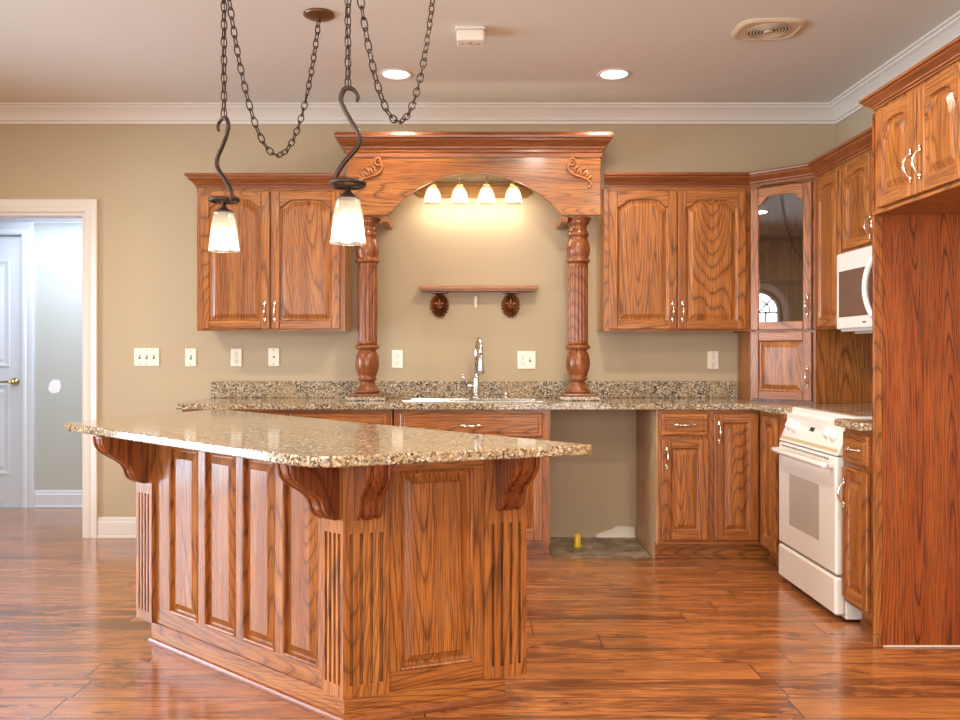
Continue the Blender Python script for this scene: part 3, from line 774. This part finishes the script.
plate(W(147, 357), 't', 'triple light switch plate on tan wall beside the doorway', 3)
plate(W(191, 357.5), 't', 'single white toggle switch left of the wall cabinet, right of the triple switch')
plate(W(236.5, 357.5), 'o', 'white outlet below left wall cabinet, left of the cable jack')
plate(W(274, 357), 'j', 'white cable jack plate below the left wall cabinet')
plate(W(397.5, 359), 'o', 'white outlet above worktop just left of the faucet')
plate(W(526.5, 360), ('o', 't'), 'double plate with outlet and switch right of the faucet', 2, 'wall_outlet')['category'] = 'outlet'
plate(W(713, 360), 'o', 'white outlet under the right wall cabinet beside corner cabinet')

# ------------------------------------------------------------------ appliance gap
struct(MB().box(.47, 1.045, 4.87, 5.395, .0008, .006).build('subfloor', subfloor_m), 'bare rough subfloor in the empty appliance gap')
tag(MB(Matrix.Translation((.64, 5.10, .0065))).lathe([(.001, 0), (.026, 0), (.026, .02), (.02, .03), (.022, .07), (.012, .085), (.001, .086)], 12).build('pipe_cap', yellow_m), 'small yellow plastic cap on bare floor of empty appliance gap', 'cap')
struct(MB().prism([(.80, .006), (1.045, .006), (1.045, .075), (.93, .08), (.90, .06), (.80, .03)], 5.385, 5.3985).build('baseboard_gap', white_trim))

# ------------------------------------------------------------------ range
RW = .70
t = thing('kitchen_range', 'white slide-in electric range between the oak base cabinets', 'range', (1.615, 4.402, 0), -PI/2)
MB().box(0, RW, .045, .72, .012, .885, 0, .004).box(.03, RW-.03, .06, .70, .0, .012, 1).build('body', [white_app, black_m], t)
MB().box(.004, RW-.004, -.002, .044, .028, .198, 0, .010).build('drawer', white_app, t)
d = MB().box(.004, RW-.004, .0, .044, .208, .735, 0, .009).build('oven_door', white_app, t)
MB().box(.155, .52, -.0012, -.0003, .325, .585, 0, .0004).build('oven_window', app_grey, d)
MB().prism([(.0, .0), (.365, .0), (.365, .26), (.0, .26)], 0, .001, 'xz', 0, M=Matrix.Translation((.155, -.0025, .325))).build('window_mesh', app_grey, d) if False else None
m = MB()
for i in range(18): m.box(.06+i*.032, .078+i*.032, -.0012, -.0003, .716, .723)
m.build('vent_slots', black_m, d)
h_ = MB(); h_.tube([(.02, -.034, .695), (.06, -.040, .695), (RW/2, -.044, .695), (RW-.06, -.040, .695), (RW-.02, -.034, .695)], .014, 12); h_.box(.025, .055, -.034, -.0003, .683, .707, 0, .004).box(RW-.055, RW-.025, -.034, -.0003, .683, .707, 0, .004)
h_.build('handle', white_app, d)
cp = MB(); cp.prism([(.004, .742), (.075, .900), (.10, .900), (.10, .742)], .003, RW-.003, 'yz', 0, b=.003)
cpo = cp.build('control_panel', white_app, t)
sl = math.atan2(.071, .158)
Mc = Matrix.Translation((0, .004, .742)) @ Matrix.Rotation(-sl, 4, 'X')
MB(Mc).box(.01, RW-.01, -.001, -.0003, .012, .028).build('trim_line', gold_line, cpo)
for kx in (.075, .150, .525, .60):
    k = MB(Mc @ Matrix.Translation((kx, -.0005, .095 if kx in (.075, .525) else .088)) @ Matrix.Rotation(PI/2, 4, 'X'))
    k.lathe([(.001, 0), (.030, 0), (.030, .006), (.024, .008), (.021, .024), (.001, .025)], 24); k.box(-.005, .005, -.021, .021, .0252, .030, 0, .002)
    k.build('knob', white_app, cpo)
MB(Mc).box(.315, .365, -.0015, -.0004, .082, .112).build('display', black_m, cpo)
MB().box(.0, RW, .072, .72, .886, .916, 0, .006).build('cooktop_frame', white_app, t)
MB().box(.03, RW-.03, .11, .69, .9162, .9192, 0, .001).build('glass_cooktop', beige_m, t)
m = MB()
for (bx, by, br) in ((.19, .24, .095), (.51, .24, .075), (.19, .54, .075), (.51, .54, .095)):
    m.lathe([(br, .9194), (br, .9197), (br-.004, .9197), (br-.004, .9194)], 40, 0, Matrix.Translation((bx, by, 0)), cap=(False, False))
m.build('burner_rings', app_grey, t)

# ------------------------------------------------------------------ microwave
t = thing('microwave', 'white over-the-range microwave under the short oak cabinet', 'microwave', (1.935, 4.428, 1.312), -PI/2)
MB().box(0, .725, .022, .418, 0, .418, 0, .004).box(.08, .65, .06, .38, -.012, -.0005, 1).build('body', [white_app, app_grey], t)
d = MB().box(.002, .53, -.002, .0215, .012, .412, 0, .006).build('microwave_door', white_app, t)
MB().box(.035, .43, -.0035, -.0023, .075, .315, 0).build('window', mw_glass, d)
m = MB(); pts = []
for i in range(21):
    u = i/20; pts.append((.405+.028*(2*u-1)**2, -.012-.03*math.sin(PI*u)**.7, .06+.29*u))
m.tube(pts, [.013]*21, 10); m.build('handle', white_app, d)
MB().box(.30, .335, -.0032, -.0023, .038, .046).build('logo', slot_m, d)
MB().box(.533, .723, -.002, .0215, .012, .412, 0, .006).build('control_panel', white_app, t)

# ------------------------------------------------------------------ island
A, N, P = Vector((-1.423, 3.514)), Vector((-.418, 2.678)), Vector((.186, 2.892))
Bk0, Bk1 = Vector((.170, 2.914)), Vector((-1.134, 4.19))
Lc, Nc, Rc, Bc = (-1.7575, 3.571), (-.461, 2.386), (.395, 2.719), (-1.375, 4.477)
IT = .90
d1 = (N-A).normalized(); d2 = (P-N).normalized()
a1 = math.atan2(d1.y, d1.x); a2 = math.atan2(d2.y, d2.x)
L1, L2 = (N-A).length, (P-N).length
isl = thing('kitchen_island', 'angled oak kitchen island base with raised panels, fluted pilasters and corbels', 'island', (0, 0, 0), 0)
def fr(o, a): return Matrix.Translation((o[0], o[1], 0)) @ Matrix.Rotation(a, 4, 'Z')   # x along the face, -y out of it
F1, F2 = fr(A, a1), fr(N, a2)
RC = .034
core = [tuple(x) for x in inset([tuple(A), tuple(N), tuple(P), tuple(Bk0), tuple(Bk1)], RC)]
MB().prism(core, .085, IT-.0335, 'xy').build('body', oak_v, isl)
plp = inset([tuple(A+d1*.10), tuple(N), tuple(P-d2*.065), tuple(Bk0-Vector((.06, 0))), tuple(Bk1)], .010)
core2 = inset(plp, .02)
MB().prism(core2, .001, .0845, 'xy').build('plinth_core', oak_v, isl)
for q0, q1 in ((plp[0], plp[1]), (plp[1], plp[2])):
    e = Vector(q1)-Vector(q0); MB().box(.0 if q0 == plp[0] else .0005, e.length-.0005, 0, .0195, .001, .0845).build('plinth', oak_h, isl, (q0[0], q0[1], 0), math.atan2(e.y, e.x))
SH = [(0, 0), (.012, 0), (.012, .010), (.008, .018), (0, .021)]
area2 = sum(plp[i][0]*plp[(i+1) % 5][1]-plp[(i+1) % 5][0]*plp[i][1] for i in range(5))
MB().sweep([(p[0], p[1]) for p in plp], SH, .001, 1 if area2 > 0 else -1, closed=True).build('shoe_moulding', oak_plain, isl)
G1, G2 = ((A.x, A.y, 0), a1), ((N.x, N.y, 0), a2)
YF0 = .018      # face of the panel frame behind the pilaster face
for G, spans in ((G1, ((0, .125), (L1-.105, L1))), (G2, ((0, .152), (.490, L2)))):
    for (x0, x1) in spans:
        m = MB(); wd = x1-x0; z0, z1 = .085, IT-.0335
        # board with four stopped flutes
        fz0, fz1 = .125, .615; gw = .011; pad = .026 if wd > .11 else .02; gd = .017
        xs = [x0+pad+(wd-2*pad)*k/3 for k in range(4)]
        m.box(x0, x1, gd, RC, z0, z1); m.box(x0, x1, 0, gd, z0, fz0).box(x0, x1, 0, gd, fz1, z1)
        e = [x0]+[q for c in xs for q in (c-gw/2, c+gw/2)]+[x1]
        for k in range(0, 10, 2): m.box(e[k], e[k+1], 0, gd, fz0, fz1)
        m.build('pilaster', oak_v, isl, *G)
def ipanel(G, x0, x1, z0, z1):
    m = MB(); R = [(x0, z0), (x1, z0), (x1, z1), (x0, z1)]
    fl = [(0, YF0+.0155), (0, YF0-.001), (.005, YF0-.0045), (.010, YF0-.001), (.0115, YF0+.0135), (.020, YF0+.0145), (.042, YF0+.004), (.045, YF0+.001), (.047, YF0+.0005)]
    m.loops([[(q[0], yy, q[1]) for q in inset(R, d)] for d, yy in fl], cap=(False, True)); m.build('raised_panel', oak_v, isl, *G)
def frame(G, xa, xb, spans, pz0, pz1):
    m = MB(); y0, y1 = YF0, RC
    m.box(xa, xb, y0, y1, .085, pz0, 1).box(xa, xb, y0, y1, pz1, IT-.0335, 1)
    e = [xa]+[q for s_ in spans for q in s_]+[xb]
    for k in range(0, len(e), 2): m.box(e[k], e[k+1], y0, y1, pz0, pz1, 0)
    m.build('panel_frame', [oak_v, oak_h], isl, *G)
f1s = [(.232, .440), (.488, .690), (.735, .927), (.972, 1.160)]
for x0, x1 in f1s: ipanel(G1, x0, x1, .145, .822)
ipanel(G2, .190, .452, .145, .808)
frame(G1, .126, L1-.106, f1s, .145, .822); frame(G2, .153, .489, [(.190, .452)], .145, .808)
def corbel(G, xc, ht=.205, out=.20):
    key = [(0, .06), (.015, .14), (.05, .23), (.16, .32), (.27, .345), (.37, .40), (.47, .52), (.57, .70), (.68, .87), (.80, .96), (1, 1)]
    zo = IT-.0340; n = 36
    def S_(u):
        for (u0, r0), (u1, r1) in zip(key, key[1:]):
            if u <= u1: q = (u-u0)/(u1-u0); return r0+(r1-r0)*q
        return 1
    def prof(k, zb):
        return [(-.0005, zo-ht*zb)]+[(-max(.004, out*k*sum(S_(min(1, max(0, i/n+q))) for q in (-.04, 0, .04))/3), zo-ht*zb*(1-i/n)) for i in range(n+1)]+[(-.0005, zo)]
    hw = .040; m = MB()
    m.prism(prof(.93, .97), xc-hw+.004, xc+hw-.004, 'yz', 0)
    for (x0, x1, k) in ((-hw, -hw+.013, 1.0), (hw-.013, hw, 1.0), (-.017, .017, .99)): m.prism(prof(k, 1.0), xc+x0, xc+x1, 'yz', 0, b=.003)
    return m.build('corbel', corb_m, isl, *G)
corb_m = oak('corbel_oak', 2, srgb(146, 82, 42), srgb(118, 60, 30), srgb(70, 32, 16), .22)
corbel(G1, .062); corbel(G1, L1-.055); corbel(G2, .075); corbel(G2, .565)
# granite top of the island, front corner slightly rounded
def rnd(poly, rs, n=6):
    out = []
    for i, p in enumerate(poly):
        r = rs[i]; p = Vector(p); a = (Vector(poly[i-1])-p).normalized(); b = (Vector(poly[(i+1) % len(poly)])-p).normalized()
        s_, e_ = p+a*r, p+b*r
        for k in range(n+1):
            t_ = k/n; q = s_*(1-t_)**2+p*2*t_*(1-t_)+e_*t_**2; out.append((q.x, q.y))
    return out
top = rnd([Lc, Nc, Rc, Bc], (.02, .10, .02, .03))
tag(MB().prism(top, IT-.0325, IT, 'xy', 0, b=.004).build('island_countertop', granite), 'large angled speckled granite slab on the oak island', 'countertop')

# ------------------------------------------------------------------ pendant lamps
def link_chain(m, pts, pitch=.036):
    L = [0]
    for i in range(1, len(pts)): L.append(L[-1]+(pts[i]-pts[i-1]).length)
    n = max(2, round(L[-1]/pitch)); rot = 0
    for k in range(n):
        s0, s1 = L[-1]*k/n, L[-1]*(k+1)/n
        def at(s_):
            for i in range(1, len(L)):
                if s_ <= L[i]+1e-9: u = (s_-L[i-1])/max(1e-9, L[i]-L[i-1]); return pts[i-1].lerp(pts[i], u)
            return pts[-1]
        a, b = at(s0), at(s1); c = (a+b)/2; d = (b-a).normalized(); hl = (b-a).length/2+.0055
        up = Vector((0, 0, 1)) if abs(d.z) < .95 else Vector((1, .3, 0))
        sdir = d.cross(up).normalized(); s2 = d.cross(sdir)
        w_ = (sdir if k % 2 else s2); w_ = (w_*math.cos(.5)+d.cross(w_)*math.sin(.5)).normalized()
        ring = []
        for q in range(14):
            th = 2*PI*q/14; ring.append(c + d*(hl*math.cos(th)*1.0) + w_*(.0125*math.sin(th)*(1 if abs(math.sin(th)) > .5 else 1.15)))
        m.tube(ring, .0028, 6, closed=True)
    return m
def catenary(p0, p1, zlow, n=40):
    # drooping curve between two hooks reaching down to zlow
    out = []
    dz0, dz1 = p0.z-zlow, p1.z-zlow
    for i in range(n+1):
        u = i/n; p = p0.lerp(p1, u); sag = (p0.z+p1.z)/2-zlow
        f = (math.cosh(3.0*(2*u-1))-math.cosh(3.0))/(1-math.cosh(3.0))
        p.z -= sag*f*(0.30)+sag*.70*(1-(2*u-1)**2); out.append(p)
    return out
def pendant(label, x, y, zs, rot, can, zlow, lens):
    t = thing('pendant_lamp', label, 'lamp', (x, y, zs), 0, 'pendant lamps over the island')
    O = Vector((x, y, zs)); Rz = Matrix.Rotation(rot, 4, 'Z')
    # iron S hook ending in a flat ring
    S0 = [(.030, .286), (.0345, .308), (.017, .329), (0, .3335), (-.0138, .3277), (-.024, .300), (-.0138, .2657), (.0104, .2208), (.0345, .183), (.0397, .155), (.030, .128), (0, .093), (-.02, .0685), (-.040, .036), (-.047, .012)]
    pts = [Vector((p[0], 0, p[1])) for p in S0]
    sm = []
    for i in range(len(pts)-1):
        p0, p1, p2, p3 = pts[max(0, i-1)], pts[i], pts[i+1], pts[min(len(pts)-1, i+2)]
        for k in range(4):
            u = k/4; sm.append(.5*((2*p1)+(p2-p0)*u+(2*p0-5*p1+4*p2-p3)*u*u+(-p0+3*p1-3*p2+p3)*u**3))
    sm.append(pts[-1])
    for k in range(1, 27):
        a = PI+2*PI*k/26*.93; sm.append(Vector((.055*math.cos(a), .055*math.sin(a), .0+.008*(1-k/26))))
    rr = [.0055+.0035*min(1, i/14) for i in range(len(sm))]
    m = MB(Rz); m.tube(sm, rr, 10); m.box(-.052, .052, -.008, .008, -.006, .004, 0, .002)
    m.build('hook', bronze, t)
    m = MB(); m.lathe([(.001, .0), (.009, -.002), (.007, -.014), (.010, -.022), (.016, -.03), (.034, -.042), (.040, -.046), (.001, -.046)], 20); m.build('shade_holder', bronze, t)
    m = MB(); zt, zb = -.0465, -.202
    prof = [(.036, zt), (.041, zt-.012), (.050, zt-.06), (.059, zb+.002), (.061, zb), (.0595, zb), (.057, zb+.004), (.048, zt-.06), (.039, zt-.013), (.034, zt-.001)]
    m.lathe(prof, 64, 0, mod=lambda th, z: 1+.010*math.cos(th*32)+.018*abs(math.cos(th*4)), cap=(False, False))
    m.build('glass_shade', shade_m, t)
    MB().ball((0, 0, -.14), (.028, .028, .038), 16).build('bulb', bulb_m, t)
    # chain: straight drop and swag to the canopy
    hookc = Vector((0, 0, H-zs-.03)); topl = Vector((0, 0, .336)); topl = Rz @ topl
    m = MB()
    ztop = H-zs
    link_chain(m, [Vector((0, 0, .333)), Vector((0, 0, ztop-.045))])
    cn = Vector((can[0]-x, can[1]-y, ztop-.026))
    link_chain(m, catenary(Vector((.004, .004, ztop-.06)), cn, zlow-zs))
    m.tube([Vector((.0, 0, .34))+Vector((.003*math.sin(i), .003*math.cos(i), (ztop-.38)*i/12)) for i in range(13)], .0022, 6)
    m.build('chain', bronze, t)
    m = MB(Matrix.Translation((0, 0, ztop-.001))); m.tube([(0, 0, 0), (0, 0, -.03), (.014, 0, -.045), (.012, 0, -.062), (-.004, 0, -.064), (-.012, 0, -.052)], .0035, 8); m.lathe([(.001, -.006), (.014, -.006), (.014, 0), (.001, 0)], 14)
    m.build('ceiling_hook', bronze, t)
    m = MB(Matrix.Translation((cn.x, cn.y, ztop-.001))); m.lathe([(.001, 0), (.072, 0), (.074, -.006), (.060, -.014), (.028, -.020), (.014, -.026), (.008, -.036), (.001, -.037)], 32); m.build('canopy', bronze2, t)
    l = bpy.data.lights.new('pendant_bulb_light', 'POINT'); l.energy = 2.2; l.color = (1, .84, .60); l.shadow_soft_size = .03
    lo = bpy.data.objects.new('pendant_bulb_light', l); C.objects.link(lo); lo.location = (x, y, zs-.196)
pendant('glass pendant lamp hanging farther back on a swagged chain, left of the pair', -1.0026, 3.35, 1.812, math.radians(150), (-.727, 3.927), 2.066, 0)
pendant('larger-looking glass pendant lamp hanging nearest, in front of the valance column', -.431, 2.87, 1.780, 0, (-.155, 3.45), 2.08, 0)

# ------------------------------------------------------------------ ceiling fixtures
def can(x, y, label):
    t = thing('recessed_light', label, 'light', (x, y, H), 0, 'recessed ceiling lights')
    m = MB(); m.lathe([(.094, -.0005), (.092, -.005), (.078, -.006), (.076, -.003), (.076, -.0005)], 40, cap=(False, False)); m.build('trim_ring', can_trim, t)
    MB().lathe([(.001, -.0015), (.0755, -.0015), (.0755, -.0006), (.001, -.0006)], 40).build('lens', can_m, t)
    l = bpy.data.lights.new('recessed_lamp', 'SPOT'); l.energy = 36; l.color = (1, .86, .66); l.spot_size = 2.2; l.spot_blend = .6; l.shadow_soft_size = .07
    lo = bpy.data.objects.new('recessed_lamp', l); C.objects.link(lo); lo.location = (x, y, H-.02)
can(-.441, 4.77, 'round lit recessed ceiling light above the left part of the sink valance')
can(.808, 4.77, 'round lit recessed ceiling light above the right wall cabinet')
t = thing('smoke_detector', 'boxy white smoke detector on the ceiling between the recessed lights', 'detector', (-.012, 4.12, H), 0)
m = MB(); R = [(-.075, -.055), (.075, -.055), (.075, .055), (-.075, .055)]; RR = rnd(R, (.02,)*4, 4)
m.prism(RR, -.014, -.0005, 'xy', 0, b=.002); m.prism([(p[0]*.92, p[1]*.92) for p in RR], -.068, -.0142, 'xy', 0, b=.006)
m.build('body', plain('detector_plastic', srgb(226, 214, 200), .45), t)
m = MB(Matrix.Translation((0, .006, -.0686)))
for i, (dx, wdt, hgt) in enumerate(((-.044, .010, .016), (-.030, .008, .010), (-.018, .012, .009), (-.004, .008, .012), (.008, .012, .009), (.022, .010, .011), (.036, .012, .014))):
    m.box(dx, dx+wdt, -hgt/2, hgt/2-.004, -.0004, .0)
m.box(-.008, .008, -.022, -.012, -.0004, 0); m.build('label_print', slot_m, t)
t = thing('exhaust_vent', 'beige ceiling exhaust vent with concentric slots near the right cabinets', 'vent', (1.455, 4.10, H), 0)
pl_ = []
for i in range(40):
    a = 2*PI*i/40; c_, s_ = math.cos(a), math.sin(a); pl_.append((.165*math.copysign(abs(c_)**.55, c_), .130*math.copysign(abs(s_)**.55, s_)))
m = MB(); m.loops([[(p[0]*k, p[1]*k, z) for p in pl_] for k, z in ((1, -.0005), (1, -.006), (.93, -.014), (.86, -.016), (.8, -.012))]); m.build('cover', vent_m, t)
m = MB()
for r in (.035, .050, .065, .080, .095): m.lathe([(r, -.012), (r, -.016), (r+.006, -.016), (r+.006, -.012)], 40, 0, cap=(False, False))
m.lathe([(.001, -.0135), (.024, -.0135), (.024, -.019), (.001, -.021)], 24); m.build('grille_rings', vent_m, t)
MB().lathe([(.001, -.0126), (.104, -.0126), (.104, -.0122), (.001, -.0122)], 40).build('dark_opening', black_m, t)
